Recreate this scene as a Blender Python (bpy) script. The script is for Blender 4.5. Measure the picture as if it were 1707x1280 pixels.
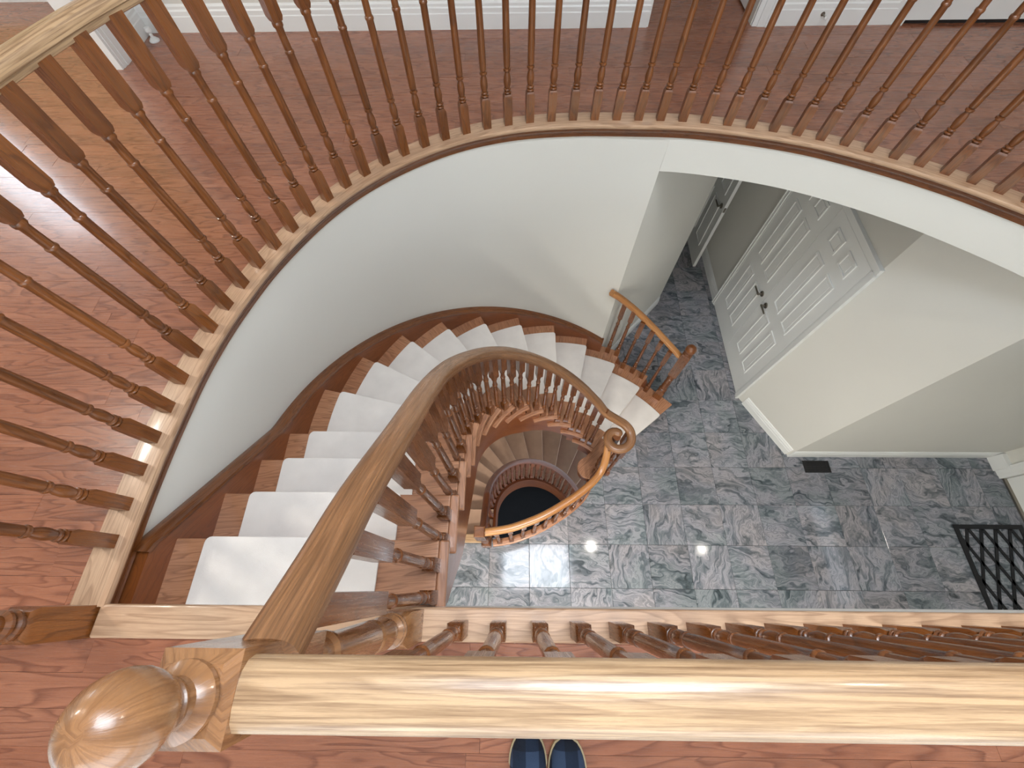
import bpy, math, random
from mathutils import Vector, Matrix
from mathutils.geometry import delaunay_2d_cdt
random.seed(7)
PI = math.pi
for o in list(bpy.data.objects): bpy.data.objects.remove(o)
S = bpy.context.scene
COL = S.collection

# ------------------------------------------------------------------ camera
ZU, ZC = 2.94, 4.36                 # upper floor level, eye level (ground floor is z = 0)
cam = bpy.data.cameras.new('camera'); cam.sensor_fit = 'HORIZONTAL'; cam.sensor_width = 36
cam.lens = 36 * 702.61 / 1707; cam.clip_start = 0.02; cam.clip_end = 100
co = bpy.data.objects.new('camera', cam); COL.objects.link(co)
co.matrix_world = Matrix.Translation((0, 0, ZC)) @ Matrix.Rotation(.036043, 4, 'Z') @ Matrix.Rotation(.451757, 4, 'X') @ Matrix.Rotation(-.030379, 4, 'Z')
S.camera = co

# ------------------------------------------------------------------ light
S.view_settings.view_transform = 'Standard'; S.view_settings.look = 'None'
S.view_settings.exposure = 0.22; S.view_settings.gamma = 1.0; S.view_settings.use_curve_mapping = False
wd = bpy.data.worlds.new('sky'); S.world = wd; wd.use_nodes = True
bg = wd.node_tree.nodes['Background']; bg.inputs[0].default_value = (.72, .86, 1.0, 1); bg.inputs[1].default_value = 2.0
def area(name, loc, size, rot, power, color):
    l = bpy.data.lights.new(name, 'AREA'); l.shape = 'RECTANGLE'; l.size, l.size_y = size
    l.energy = power; l.color = color
    o = bpy.data.objects.new(name, l); COL.objects.link(o); o.location = loc; o.rotation_euler = rot
    return o
area('skylight_daylight', (.39, .45, 5.98), (1.45, .85), (0, 0, 0), 64, (.84, .91, 1))
area('side_window_daylight', (-4.87, 3.56, 4.40), (.62, 1.2), (-PI/2, 0, 0), 13, (.78, .90, 1))
area('south_fill', (.6, -2.95, 4.4), (4.4, 1.7), (PI/2, 0, 0), 52, (1, .98, .96))  # unseen fill from behind the camera, through a window added for it

# ------------------------------------------------------------------ materials
def srgb(r, g, b):
    f = lambda c: (c/255/12.92) if c/255 <= .04045 else ((c/255+.055)/1.055)**2.4
    return (f(r), f(g), f(b), 1)
class NT:
    def __init__(s, name):
        s.m = bpy.data.materials.new(name); s.m.use_nodes = True; s.t = s.m.node_tree
        s.b = s.t.nodes['Principled BSDF']
    def n(s, ty, **kw):
        x = s.t.nodes.new('ShaderNode'+ty)
        for k, v in kw.items():
            if k.startswith('_'): setattr(x, k[1:], v)
            else: x.inputs[k.replace('__', ' ')].default_value = v
        return x
    def l(s, a, b): s.t.links.new(a, b)
    def ramp(s, src, stops):
        r = s.n('ValToRGB'); e = r.color_ramp.elements
        while len(e) < len(stops): e.new(.5)
        for k, (p, c) in zip(e, stops): k.position = p; k.color = c
        s.l(src, r.inputs[0]); return r.outputs[0]
    def mix(s, fac, a, b, blend='MIX'):
        x = s.n('Mix', _data_type='RGBA', _blend_type=blend)
        for i, v in ((0, fac), (6, a), (7, b)):
            if hasattr(v, 'links'): s.l(v, x.inputs[i])
            else: x.inputs[i].default_value = v
        return x.outputs[2]
    def math(s, op, a, b=0.):
        x = s.n('Math', _operation=op)
        for i, v in enumerate((a, b)):
            if hasattr(v, 'links'): s.l(v, x.inputs[i])
            else: x.inputs[i].default_value = v
        return x.outputs[0]
    def bump(s, h, strength, dist=.002):
        x = s.n('Bump', Strength=strength, Distance=dist); s.l(h, x.inputs['Height']); s.l(x.outputs[0], s.b.inputs['Normal'])
def plain(name, col, rough=.5, metal=0, spec=.5, noise=0, nscale=8, bump=0, bscale=200):
    N = NT(name); b = N.b; b.inputs['Roughness'].default_value = rough; b.inputs['Metallic'].default_value = metal
    b.inputs['Specular IOR Level'].default_value = spec
    tc = N.n('TexCoord')
    nz = N.n('TexNoise', Scale=nscale, Detail=4.0); N.l(tc.outputs['Object'], nz.inputs['Vector'])
    d = tuple(c*(1-noise) for c in col[:3])+(1,); e = tuple(min(1, c*(1+noise)) for c in col[:3])+(1,)
    N.l(N.ramp(nz.outputs[0], [(.3, d), (.7, e)]), b.inputs['Base Color'])
    if bump:
        n2 = N.n('TexNoise', Scale=bscale, Detail=3.0); N.l(tc.outputs['Object'], n2.inputs['Vector']); N.bump(n2.outputs[0], bump)
    return N.m
def wood(name, light, mid, dark, rough=.3, coat=.3, var=.15, line=.55, rs=(2.2, 14), rn=9., fine_amt=.38, fs=(9, 320)):
    """UVs are metres, u along the grain."""
    N = NT(name); b = N.b
    uv = N.n('UVMap'); oi = N.n('ObjectInfo')
    off = N.n('CombineXYZ'); N.l(N.math('MULTIPLY', oi.outputs['Random'], 31.7), off.inputs[0]); N.l(N.math('MULTIPLY', oi.outputs['Random'], 57.3), off.inputs[1])
    add = N.n('VectorMath', _operation='ADD'); N.l(uv.outputs[0], add.inputs[0]); N.l(off.outputs[0], add.inputs[1])
    def mp(sx, sy):
        m = N.n('Mapping'); m.inputs['Scale'].default_value = (sx, sy, 1); N.l(add.outputs[0], m.inputs[0]); return m.outputs[0]
    big = N.n('TexNoise', Scale=1.0, Detail=2.0, Distortion=.4); N.l(mp(*rs), big.inputs['Vector'])
    # growth rings: contour lines of a stretched noise field give cathedral figures
    ring = N.math('FRACT', N.math('MULTIPLY', big.outputs[0], rn))
    ringr = N.ramp(ring, [(0, (1, 1, 1, 1)), (.55, (.75, .75, .75, 1)), (.86, (0, 0, 0, 1)), (1, (1, 1, 1, 1))])
    fine = N.n('TexNoise', Scale=1.0, Detail=5.0, Roughness=.7); N.l(mp(*fs), fine.inputs['Vector'])
    soft = N.n('TexNoise', Scale=1.0, Detail=2.0); N.l(mp(1.4, 5), soft.inputs['Vector'])
    c1 = N.ramp(soft.outputs[0], [(.3, mid), (.7, light)])
    fr = N.ramp(fine.outputs[0], [(.36, (0, 0, 0, 1)), (.58, (1, 1, 1, 1))])
    m1 = N.math('MULTIPLY', N.math('SUBTRACT', 1., ringr), line)
    m2 = N.math('MULTIPLY', N.math('SUBTRACT', 1., fr), fine_amt)
    c2 = N.mix(m2, N.mix(m1, c1, dark), dark)
    hsv = N.n('HueSaturation'); N.l(c2, hsv.inputs['Color'])
    N.l(N.math('ADD', 1-var, N.math('MULTIPLY', oi.outputs['Random'], 2*var)), hsv.inputs['Value'])
    N.l(hsv.outputs[0], b.inputs['Base Color'])
    N.l(N.math('ADD', rough-.04, N.math('MULTIPLY', m2, .3)), b.inputs['Roughness'])
    b.inputs['Coat Weight'].default_value = coat; b.inputs['Coat Roughness'].default_value = .12
    N.bump(fr, .12, .001)
    return N.m
M = {}
M['oak_rail'] = wood('oak_rail', srgb(206, 174, 136), srgb(188, 153, 115), srgb(112, 80, 52), .30, .25, .04, .38, (1.1, 26), 9., .72, (5, 190))  # same oak as the balusters, worn, its top light put into the colour
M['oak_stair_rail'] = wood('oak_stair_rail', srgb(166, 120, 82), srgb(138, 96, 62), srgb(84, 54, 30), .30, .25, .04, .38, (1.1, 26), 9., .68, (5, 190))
M['oak_guard'] = wood('oak_guard_rail', srgb(206, 150, 92), srgb(184, 124, 68), srgb(118, 70, 32), .28, .35, .04, .42, (1.1, 26), 9., .5, (5, 190))
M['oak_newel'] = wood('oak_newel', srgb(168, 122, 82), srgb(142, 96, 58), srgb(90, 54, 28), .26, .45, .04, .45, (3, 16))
M['oak'] = wood('oak_stained', srgb(138, 82, 38), srgb(114, 64, 27), srgb(58, 29, 12), .30, .4, .12, .5)
M['oak_tread'] = wood('oak_tread', srgb(196, 144, 108), srgb(178, 124, 90), srgb(118, 74, 48), .34, .3, .06, .6, (2.0, 20))
M['oak_trim'] = wood('oak_trim', srgb(206, 172, 140), srgb(190, 152, 120), srgb(138, 102, 74), .36, .25, .03, .55, (1.6, 18))
M['oak_string'] = wood('oak_string', srgb(150, 86, 40), srgb(130, 70, 30), srgb(88, 44, 18), .32, .3, .04, .35)
M['oak_shaded'] = wood('oak_shaded', srgb(134, 68, 24), srgb(110, 53, 17), srgb(54, 24, 8), .5, .06, .1, .4)  # stained oak with the basement shade put into its colour
M['plank'] = wood('red_oak_plank', srgb(174, 114, 84), srgb(154, 96, 68), srgb(104, 54, 34), .24, .45, .08, .7, (2.2, 14))
M['wall'] = plain('wall_paint', srgb(222, 221, 214), .85, noise=.012, nscale=1.5, bump=.03, bscale=350)
M['cream'] = plain('cream_paint', srgb(236, 216, 166), .8, noise=.02, nscale=2)
M['white'] = plain('white_gloss_paint', srgb(238, 240, 238), .35, noise=.012, nscale=3)
M['ceil'] = plain('ceiling_paint', srgb(240, 240, 238), .9, noise=.01, nscale=2, bump=.05, bscale=120)
M['carpet'] = plain('carpet_cream', srgb(232, 226, 219), .95, spec=.15, noise=.045, nscale=9, bump=.5, bscale=520)
M['metal'] = plain('satin_nickel', srgb(150, 144, 134), .32, metal=1, noise=.05)
M['black_metal'] = plain('black_metal', srgb(26, 26, 28), .4, noise=.1, nscale=20)
M['rubber'] = plain('black_rubber', srgb(18, 19, 23), .7, noise=.15, nscale=30, bump=.2, bscale=300)
M['grout'] = plain('grout', srgb(92, 92, 94), .8, noise=.05)
M['concrete'] = plain('basement_floor', srgb(70, 70, 74), .7, noise=.12, nscale=3)
M['shaded_carpet'] = plain('basement_carpet', srgb(24, 24, 27), .95, noise=.1, nscale=12)  # near-black colour stands in for the missing light down there
M['tan'] = plain('tan_sole', srgb(176, 158, 122), .7, noise=.08)
def marble():
    N = NT('swirled_marble'); b = N.b
    tc = N.n('TexCoord'); oi = N.n('ObjectInfo')
    off = N.n('CombineXYZ')
    for i, k in enumerate((91.3, 53.9, 17.1)): N.l(N.math('MULTIPLY', oi.outputs['Random'], k), off.inputs[i])
    add = N.n('VectorMath', _operation='ADD'); N.l(tc.outputs['Object'], add.inputs[0]); N.l(off.outputs[0], add.inputs[1])
    mp0 = N.n('Mapping'); mp0.inputs['Scale'].default_value = (1.0, 1.7, 1); mp0.inputs['Rotation'].default_value = (0, 0, .5); N.l(add.outputs[0], mp0.inputs[0])
    w1 = N.n('TexNoise', Scale=2.6, Detail=3.0, Roughness=.55); N.l(mp0.outputs[0], w1.inputs['Vector'])
    sc = N.n('VectorMath', _operation='SCALE'); sc.inputs['Scale'].default_value = .85; N.l(w1.outputs['Color'], sc.inputs[0])
    a2 = N.n('VectorMath', _operation='ADD'); N.l(mp0.outputs[0], a2.inputs[0]); N.l(sc.outputs[0], a2.inputs[1])
    st = N.n('Mapping'); st.inputs['Scale'].default_value = (1.5, 5.6, 1); N.l(a2.outputs[0], st.inputs[0])
    v = N.n('TexNoise', Scale=2.3, Detail=9.0, Roughness=.60, Distortion=.5); N.l(st.outputs[0], v.inputs['Vector'])
    col = N.ramp(v.outputs[0], [(.28, srgb(62, 68, 72)), (.40, srgb(104, 110, 114)), (.48, srgb(136, 138, 142)), (.55, srgb(164, 163, 166)), (.63, srgb(124, 127, 132)), (.74, srgb(182, 180, 180))])
    big = N.n('TexNoise', Scale=2.4, Detail=2.0); N.l(add.outputs[0], big.inputs['Vector'])
    g = N.ramp(big.outputs[0], [(.36, srgb(178, 190, 192)), (.5, srgb(206, 207, 214)), (.64, srgb(218, 212, 212))])
    c = N.mix(.85, col, g, 'MULTIPLY')
    thin = N.math('ABSOLUTE', N.math('SUBTRACT', v.outputs[0], .515))
    ln = N.ramp(thin, [(0, (1, 1, 1, 1)), (.010, (0, 0, 0, 1))])
    c = N.mix(N.math('MULTIPLY', ln, .40), c, srgb(52, 54, 60))
    thin2 = N.math('ABSOLUTE', N.math('SUBTRACT', v.outputs[0], .59))
    ln2 = N.ramp(thin2, [(0, (1, 1, 1, 1)), (.008, (0, 0, 0, 1))])
    c = N.mix(N.math('MULTIPLY', ln2, .30), c, srgb(206, 204, 204))
    hsv = N.n('HueSaturation'); N.l(c, hsv.inputs['Color']); N.l(N.math('ADD', 1.12, N.math('MULTIPLY', oi.outputs['Random'], .34)), hsv.inputs['Value'])
    N.l(hsv.outputs[0], b.inputs['Base Color'])
    b.inputs['Roughness'].default_value = .08; b.inputs['Specular IOR Level'].default_value = .42
    return N.m
M['marble'] = marble()
def plaid():
    N = NT('navy_plaid'); b = N.b; tc = N.n('TexCoord'); sp = N.n('SeparateXYZ'); N.l(tc.outputs['Object'], sp.inputs[0])
    def band(o, k, ph): return N.math('GREATER_THAN', N.math('FRACT', N.math('ADD', N.math('MULTIPLY', o, k), ph)), .5)
    f = N.math('MULTIPLY', N.math('ADD', band(sp.outputs[0], 15., .2), band(sp.outputs[1], 15., .6)), .5)
    N.l(N.ramp(f, [(0, srgb(12, 24, 40)), (.5, srgb(20, 36, 58)), (1, srgb(48, 66, 92))]), b.inputs['Base Color'])
    b.inputs['Roughness'].default_value = .9
    nz = N.n('TexNoise', Scale=600.); N.l(tc.outputs['Object'], nz.inputs['Vector']); N.bump(nz.outputs[0], .5)
    return N.m
M['plaid'] = plaid()
def glow(name, col, e):
    N = NT(name); N.b.inputs['Emission Color'].default_value = col; N.b.inputs['Emission Strength'].default_value = e
    nz = N.n('TexNoise', Scale=4.); N.l(N.ramp(nz.outputs[0], [(.3, (.9, .9, .9, 1)), (.7, (1, 1, 1, 1))]), N.b.inputs['Base Color']); return N.m
M['lamp'] = glow('lamp_glow', (1, .86, .62, 1), 18)
def glass():
    N = NT('window_glass'); b = N.b; b.inputs['Transmission Weight'].default_value = 1; b.inputs['Roughness'].default_value = .02; b.inputs['IOR'].default_value = 1.01
    nz = N.n('TexNoise', Scale=2.); N.l(N.ramp(nz.outputs[0], [(.3, (.96, .98, 1, 1)), (.7, (1, 1, 1, 1))]), b.inputs['Base Color']); return N.m
M['glass'] = glass()

# ------------------------------------------------------------------ mesh helpers
class MB:
    def __init__(s): s.v = []; s.f = []; s.uv = []
    def face(s, idx, uvs): s.f.append(tuple(idx)); s.uv.append([tuple(u) for u in uvs])
    def quad(s, p, uvs=None):
        i = len(s.v); s.v += [tuple(q) for q in p]; s.face(range(i, i+len(p)), uvs or [(q[0], q[1]) for q in p])
    def box(s, a, b, ax=0):
        x0, y0, z0 = a; x1, y1, z1 = b
        i = len(s.v); P = [(x0,y0,z0),(x1,y0,z0),(x1,y1,z0),(x0,y1,z0),(x0,y0,z1),(x1,y0,z1),(x1,y1,z1),(x0,y1,z1)]; s.v += P
        for f in ((0,3,2,1),(4,5,6,7),(0,1,5,4),(1,2,6,5),(2,3,7,6),(3,0,4,7)):
            uv = []
            for k in f:
                p = P[k]; o = [q for j, q in enumerate(p) if j != ax]; uv.append((p[ax], o[0]+.37*o[1]))
            s.face([i+k for k in f], uv)
        return s
    def prism(s, poly, z0, z1, uvf=None):
        """poly counter-clockwise list of (x, y); z0/z1 may be functions of (x, y)."""
        uvf = uvf or (lambda x, y: (x, y)); n = len(poly); i = len(s.v)
        A = (lambda x, y: z0) if not callable(z0) else z0; B = (lambda x, y: z1) if not callable(z1) else z1
        s.v += [(x, y, A(x, y)) for x, y in poly]+[(x, y, B(x, y)) for x, y in poly]
        s.face([i+n+k for k in range(n)], [uvf(*p) for p in poly]); s.face([i+n-1-k for k in range(n)], [uvf(*p) for p in reversed(poly)])
        for k in range(n):
            j = (k+1) % n; u = uvf(*poly[k]); w = uvf(*poly[j])
            s.face([i+k, i+j, i+n+j, i+n+k], [u, w, (w[0], w[1]+.03), (u[0], u[1]+.03)])
        return s
    def strip(s, quads, closed=False):
        """loft through a list of equal-length rings (open profile loops), uv = (along, around)"""
        return s
    def loft(s, rings, close_ring=True, caps=True, along=None, u_along=True):
        i = len(s.v); n = len(rings[0]); m = len(rings)
        for r in rings: s.v += [tuple(p) for p in r]
        L = [0]
        for k in range(1, m): L.append(L[-1]+(Vector(rings[k][0])-Vector(rings[k-1][0])).length)
        if along: L = along
        A = [0]
        rr = rings[m//2]
        for k in range(1, n+1): A.append(A[-1]+(Vector(rr[k % n])-Vector(rr[k-1])).length)
        for k in range(m-1):
            for j in range(n if close_ring else n-1):
                j2 = (j+1) % n
                uv = [(L[k], A[j]), (L[k], A[j+1]), (L[k+1], A[j+1]), (L[k+1], A[j])]
                if not u_along: uv = [(b, a) for a, b in uv]
                s.face([i+k*n+j, i+k*n+j2, i+(k+1)*n+j2, i+(k+1)*n+j], uv)
        if caps and close_ring:
            s.face([i+n-1-k for k in range(n)], [(0, A[n-1-k]) for k in range(n)])
            s.face([i+(m-1)*n+k for k in range(n)], [(L[-1], A[k]) for k in range(n)])
        return s
    def lathe(s, prof, x=0, y=0, seg=14, caps=True):
        rings = [[(x+r*math.cos(2*PI*k/seg), y+r*math.sin(2*PI*k/seg), z) for k in range(seg)] for r, z in prof]
        return s.loft(rings, caps=caps)
    def sweep(s, prof, path, up=(0, 0, 1), caps=True):
        """prof: list of (side, up) offsets counter-clockwise seen along the path; path: 3-D points"""
        rings = []; P = [Vector(p) for p in path]; up = Vector(up)
        for k, p in enumerate(P):
            t = (P[min(k+1, len(P)-1)]-P[max(k-1, 0)]); t.normalize()
            h = Vector((t.x, t.y, 0)); h = h.normalized() if h.length > 1e-6 else Vector((1, 0, 0))
            side = Vector((h.y, -h.x, 0)); u = side.cross(t).normalized()
            rings.append([p+side*a+u*b for a, b in prof])
        return s.loft(rings, caps=caps)
def obj(name, mb, mat, parent=None, smooth=None, loc=None):
    me = bpy.data.meshes.new(name); me.from_pydata(mb.v, [], mb.f)
    ul = me.uv_layers.new(name='UVMap'); k = 0
    flat = [c for f in mb.uv for u in f for c in u]; ul.data.foreach_set('uv', flat)
    me.materials.append(M[mat] if isinstance(mat, str) else mat)
    me.validate(); me.update()
    if smooth:
        me.polygons.foreach_set('use_smooth', [True]*len(me.polygons)); me.set_sharp_from_angle(angle=math.radians(smooth))
    o = bpy.data.objects.new(name, me); COL.objects.link(o)
    if parent is not None:
        o.parent = parent; b = Vector((0, 0, 0)); q = parent
        while q is not None: b += q.location; q = q.parent
        o.location = (Vector(loc) if loc else Vector((0, 0, 0)))-b
    elif loc: o.location = loc
    return o
def place(src, loc, rotz, parent, name=None):
    """another object that shares src's mesh, at a world position"""
    o = bpy.data.objects.new(name or src.name.split('.')[0], src if isinstance(src, bpy.types.Mesh) else src.data); COL.objects.link(o)
    if parent is not None:
        o.parent = parent; o.location = Vector(loc)-parent.location
    else: o.location = loc
    o.rotation_euler = (0, 0, rotz); return o
def mesh_of(name, mb, mat, smooth=None):
    o = obj(name, mb, mat, smooth=smooth); me = o.data; bpy.data.objects.remove(o); return me
def thing(name, label, cat, loc=(0, 0, 0), group=None):
    o = bpy.data.objects.new(name, None); COL.objects.link(o); o.location = loc; o.empty_display_size = .1
    return tag(o, label, cat, group)
def tag(o, label, cat, group=None):
    o['label'] = label; o['category'] = cat
    if group: o['group'] = group
    return o
def struct(o, label=None):
    o['kind'] = 'structure'
    if label: o['label'] = label
    return o
def bevel(o, w=.005, seg=2):
    m = o.modifiers.new('bevel', 'BEVEL'); m.width = w; m.segments = seg; m.limit_method = 'ANGLE'; m.angle_limit = math.radians(35); m.harden_normals = False
    return o
def catmull(P, n):
    """n points at equal arc length on a smooth curve through P"""
    P = [Vector(p) for p in P]; Q = [P[0]*2-P[1]]+P+[P[-1]*2-P[-2]]; out = []
    for k in range(1, len(Q)-2):
        for j in range(24):
            t = j/24; a, b, c, d = Q[k-1:k+3]
            out.append(.5*((2*b)+(c-a)*t+(2*a-5*b+4*c-d)*t*t+(3*b-a-3*c+d)*t**3))
    out.append(P[-1]); L = [0]
    for k in range(1, len(out)): L.append(L[-1]+(out[k]-out[k-1]).length)
    res = []; j = 0
    for i in range(n):
        s = L[-1]*i/(n-1)
        while j < len(L)-2 and L[j+1] < s: j += 1
        t = (s-L[j])/max(1e-9, L[j+1]-L[j]); res.append(out[j].lerp(out[j+1], min(1, t)))
    return res, L[-1]
def offset2(path, d):
    """shift a 2-D/3-D path to its left by d"""
    out = []
    for k, p in enumerate(path):
        t = path[min(k+1, len(path)-1)]-path[max(k-1, 0)]; n = Vector((-t.y, t.x, 0)).normalized()
        q = Vector((p.x, p.y, p.z if len(p) > 2 else 0)); out.append(q+n*d)
    return out
def inside(poly, x, y):
    c = False; n = len(poly)
    for i in range(n):
        x1, y1 = poly[i][:2]; x2, y2 = poly[i-1][:2]
        if (y1 > y) != (y2 > y) and x < (x2-x1)*(y-y1)/(y2-y1)+x1: c = not c
    return c
def clip_tris(rect, poly):
    """triangles of the rectangle outside the polygon: (verts2d, tris)"""
    x0, y0, x1, y1 = rect
    V = [Vector((x0, y0)), Vector((x1, y0)), Vector((x1, y1)), Vector((x0, y1))]; E = [(0, 1), (1, 2), (2, 3), (3, 0)]
    m = .3; b = len(V); n = len(poly)
    near = [k for k in range(n) if not ((max(poly[k][0], poly[(k+1) % n][0]) < x0-m) or (min(poly[k][0], poly[(k+1) % n][0]) > x1+m) or (max(poly[k][1], poly[(k+1) % n][1]) < y0-m) or (min(poly[k][1], poly[(k+1) % n][1]) > y1+m))]
    for k in near:
        V += [Vector(poly[k][:2]), Vector(poly[(k+1) % n][:2])]; E.append((len(V)-2, len(V)-1))
    vs, es, fs, _, _, _ = delaunay_2d_cdt(V, E, [], 0, 1e-5)
    T = []
    for f in fs:
        c = (vs[f[0]]+vs[f[1]]+vs[f[2]])/3
        if x0 < c.x < x1 and y0 < c.y < y1 and not inside(poly, c.x, c.y): T.append(f)
    return vs, T
def plate(mb, vs, T, z0, z1, uvf):
    if not T: return
    idx = {}; i0 = len(mb.v)
    for f in T:
        for k in f:
            if k not in idx: idx[k] = len(idx)
    n = len(idx); order = sorted(idx, key=lambda k: idx[k])
    mb.v += [(vs[k].x, vs[k].y, z1) for k in order]+[(vs[k].x, vs[k].y, z0) for k in order]
    cnt = {}
    for f in T:
        f = list(f)
        if (vs[f[1]]-vs[f[0]]).cross(vs[f[2]]-vs[f[0]]) < 0: f.reverse()
        mb.face([i0+idx[k] for k in f], [uvf(vs[k].x, vs[k].y) for k in f])
        for a, b in ((0, 1), (1, 2), (2, 0)):
            cnt[(f[a], f[b])] = 1
    for (a, b) in list(cnt):
        if (b, a) not in cnt:
            ua, ub = uvf(vs[a].x, vs[a].y), uvf(vs[b].x, vs[b].y)
            mb.face([i0+idx[a], i0+n+idx[a], i0+n+idx[b], i0+idx[b]], [ua, (ua[0], ua[1]+.02), (ub[0], ub[1]+.02), ub])

# ------------------------------------------------------------------ plan geometry
CX, CY = .345, .745                      # centre of the winding flight
RISE = ZU/16; STEP = 12.85
RIN = .592                               # inner ends of the treads
def pol(r, deg): a = math.radians(deg); return (CX+r*math.cos(a), CY+r*math.sin(a))
def rout(deg):                            # inside face of the wall skirting board
    return 1.556+.026*max(0, min(1, (deg-95)/85))
# edge of the opening in the upper floor (nosing line, going clockwise from the stair head)
OPEN0 = [(-1.243, -.06), (-1.243, .1), (-1.243, .3), (-1.232, .53), (-1.208, .77), (-1.152, 1.02), (-1.048, 1.31), (-.87, 1.622), (-.645, 1.862), (-.358, 2.052), (-.048, 2.160), (.27, 2.196), (.585, 2.193), (.90, 2.174), (1.197, 2.117), (1.48, 2.034), (1.74, 1.92), (1.98, 1.788), (2.194, 1.644), (2.50, 1.395), (2.82, 1.06), (3.09, .66), (3.25, .25), (3.29, -.06)]
NOSE, NLEN = catmull([(x, y, 0) for x, y in OPEN0], 150)
HOLE_UP = [(p.x, p.y) for p in NOSE]      # closed along y = -.06
WALLP = [(-1.285, -.06), (-1.285, .3), (-1.285, .745)]+[pol(1.63-.04*min(1, (180-a)/85), a) for a in range(174, 71, -6)]+[(.835, 2.258)]
def wall_r(): return WALLP

# ------------------------------------------------------------------ setting: floors
# ground floor: marble tiles, each one an object
GUARD0 = [(-.29, .388), (-.10, .415), (.03, .452), (.20, .52), (.36, .608), (.50, .70), (.62, .80), (.69, .89), (.725, .985), (.74, 1.08)]
GUARD, GLEN = catmull([(x, y, 0) for x, y in GUARD0], 60)
arc = [pol(1.60, a) for a in range(48, 181, 4)]
HOLE_GR = [(-1.29, .44), (-.27, .44)]+[(p.x, p.y) for p in offset2(GUARD, .02)][2:-1]+[pol(.62, 46)]+arc+[(-1.29, .745)]
TS, TX, TY = .3818, -.277, .390
base = MB()
for j in range(-9, 13):
    for i in range(-4, 14):
        r = (TX+i*TS, TY+j*TS, TX+(i+1)*TS, TY+(j+1)*TS)
        vs, T = clip_tris(r, HOLE_GR); plate(base, vs, T, -.20, -.012, lambda x, y: (x, y))
floor_g = struct(obj('floor_ground', base, 'grout'), 'polished grey swirled marble tile floor of the entrance hall')
tm = MB(); g = .0011; h = TS/2-g; c = .0018
rings = [[(-h, -h, -.011), (h, -h, -.011), (h, h, -.011), (-h, h, -.011)], [(-h, -h, -c), (h, -h, -c), (h, h, -c), (-h, h, -c)], [(-h+c, -h+c, 0), (h-c, -h+c, 0), (h-c, h-c, 0), (-h+c, h-c, 0)]]
tm.loft(rings, caps=True)
tile_me = mesh_of('tile', tm, 'marble')
def overlaps_hole(r, poly):
    x0, y0, x1, y1 = r; pts = [(x0+(x1-x0)*a/6, y0+(y1-y0)*b/6) for a in range(7) for b in range(7)]
    k = sum(inside(poly, *p) for p in pts); return k, len(pts)
for j in range(-3, 13):
    for i in range(-3, 14):
        r = (TX+i*TS+g, TY+j*TS+g, TX+(i+1)*TS-g, TY+(j+1)*TS-g)
        if r[0] > 5.0 or (r[1] > 1.3 and r[0] > 2.9) or (r[1] > 4.8): continue
        k, n = overlaps_hole(r, HOLE_GR)
        if k == n: continue
        cx, cy = (r[0]+r[2])/2, (r[1]+r[3])/2
        if k == 0: place(tile_me, (cx, cy, 0), random.choice((0, 0, PI, PI, PI/2)), floor_g, 'tile')
        else:
            vs, T = clip_tris(r, HOLE_GR)
            if not T: continue
            mb = MB(); plate(mb, [Vector((v.x-cx, v.y-cy)) for v in vs], T, -.011, 0, lambda x, y: (x, y)); obj('tile', mb, 'marble', floor_g, loc=(cx, cy, 0))
# wooden nosing where the basement stair leaves the hall
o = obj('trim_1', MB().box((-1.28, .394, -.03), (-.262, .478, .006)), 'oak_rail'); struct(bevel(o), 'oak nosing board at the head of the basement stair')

# upper floor: slab, planks, hole
slab = MB()
for j in range(14):
    for i in range(20):
        r = (-5.3+i*.5, -1.6+j*.5, -5.3+(i+1)*.5, -1.6+(j+1)*.5)
        vs, T = clip_tris(r, [(p[0]*1, p[1]*1) for p in [(q.x, q.y) for q in offset2(NOSE, .115)]]); plate(slab, vs, T, 2.672, 2.927, lambda x, y: (x, y))
floor_u = struct(obj('floor_upper', slab, 'ceil'), 'reddish oak plank floor of the upper landing')
PW = .0826; rows = int(6.0/PW)
hole_pl = [(q.x, q.y) for q in offset2(NOSE, .02)]
far = MB(); nplank = 0
for rr in range(rows+1):
    y0 = -1.3+rr*PW; x = -4.6-random.random()*.9
    while x < 4.4:
        L = random.choice((.55, .75, .95, 1.15, 1.35)); a, b = x, min(x+L, 4.4); x += L
        if y0 > 3.2:                      # behind the upper wall: only the passage and the side room
            if a < -2.42: b = min(b, -2.42)
            else: a, b = max(a, .66), min(b, 1.64)
            if b-a < .01 or y0+PW > 4.72: continue
        r = (a+.0003, y0+.0003, b-.0003, y0+PW-.0003)
        if r[1] < -.75: continue
        k, n = overlaps_hole(r, hole_pl)
        if k == n: continue
        cx, cy = (a+b)/2, y0+PW/2
        vs, T = clip_tris(r, hole_pl)
        if not T: continue
        big = (-3.4 < cx < 3.6) and cy < 3.25 and nplank < 298
        if big:
            mb = MB(); plate(mb, [Vector((v.x-cx, v.y-cy)) for v in vs], T, -.012, random.uniform(-.0005, .0004), lambda x, y: (x, y))
            obj('plank', mb, 'plank', floor_u, loc=(cx, cy, ZU)); nplank += 1
        else:
            ox = random.random()*30
            plate(far, vs, T, ZU-.012, ZU, lambda x, y, q=ox: (x+q, y+q))
o = obj('plank_rest', far, 'plank', floor_u); o['kind'] = 'stuff'
# basement floor
o = struct(obj('floor_basement', MB().box((-1.6, -.3, -2.86), (2.6, 2.6, -2.76)), 'shaded_carpet'), 'basement floor at the bottom of the stairwell, its shade painted near-black')

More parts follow.
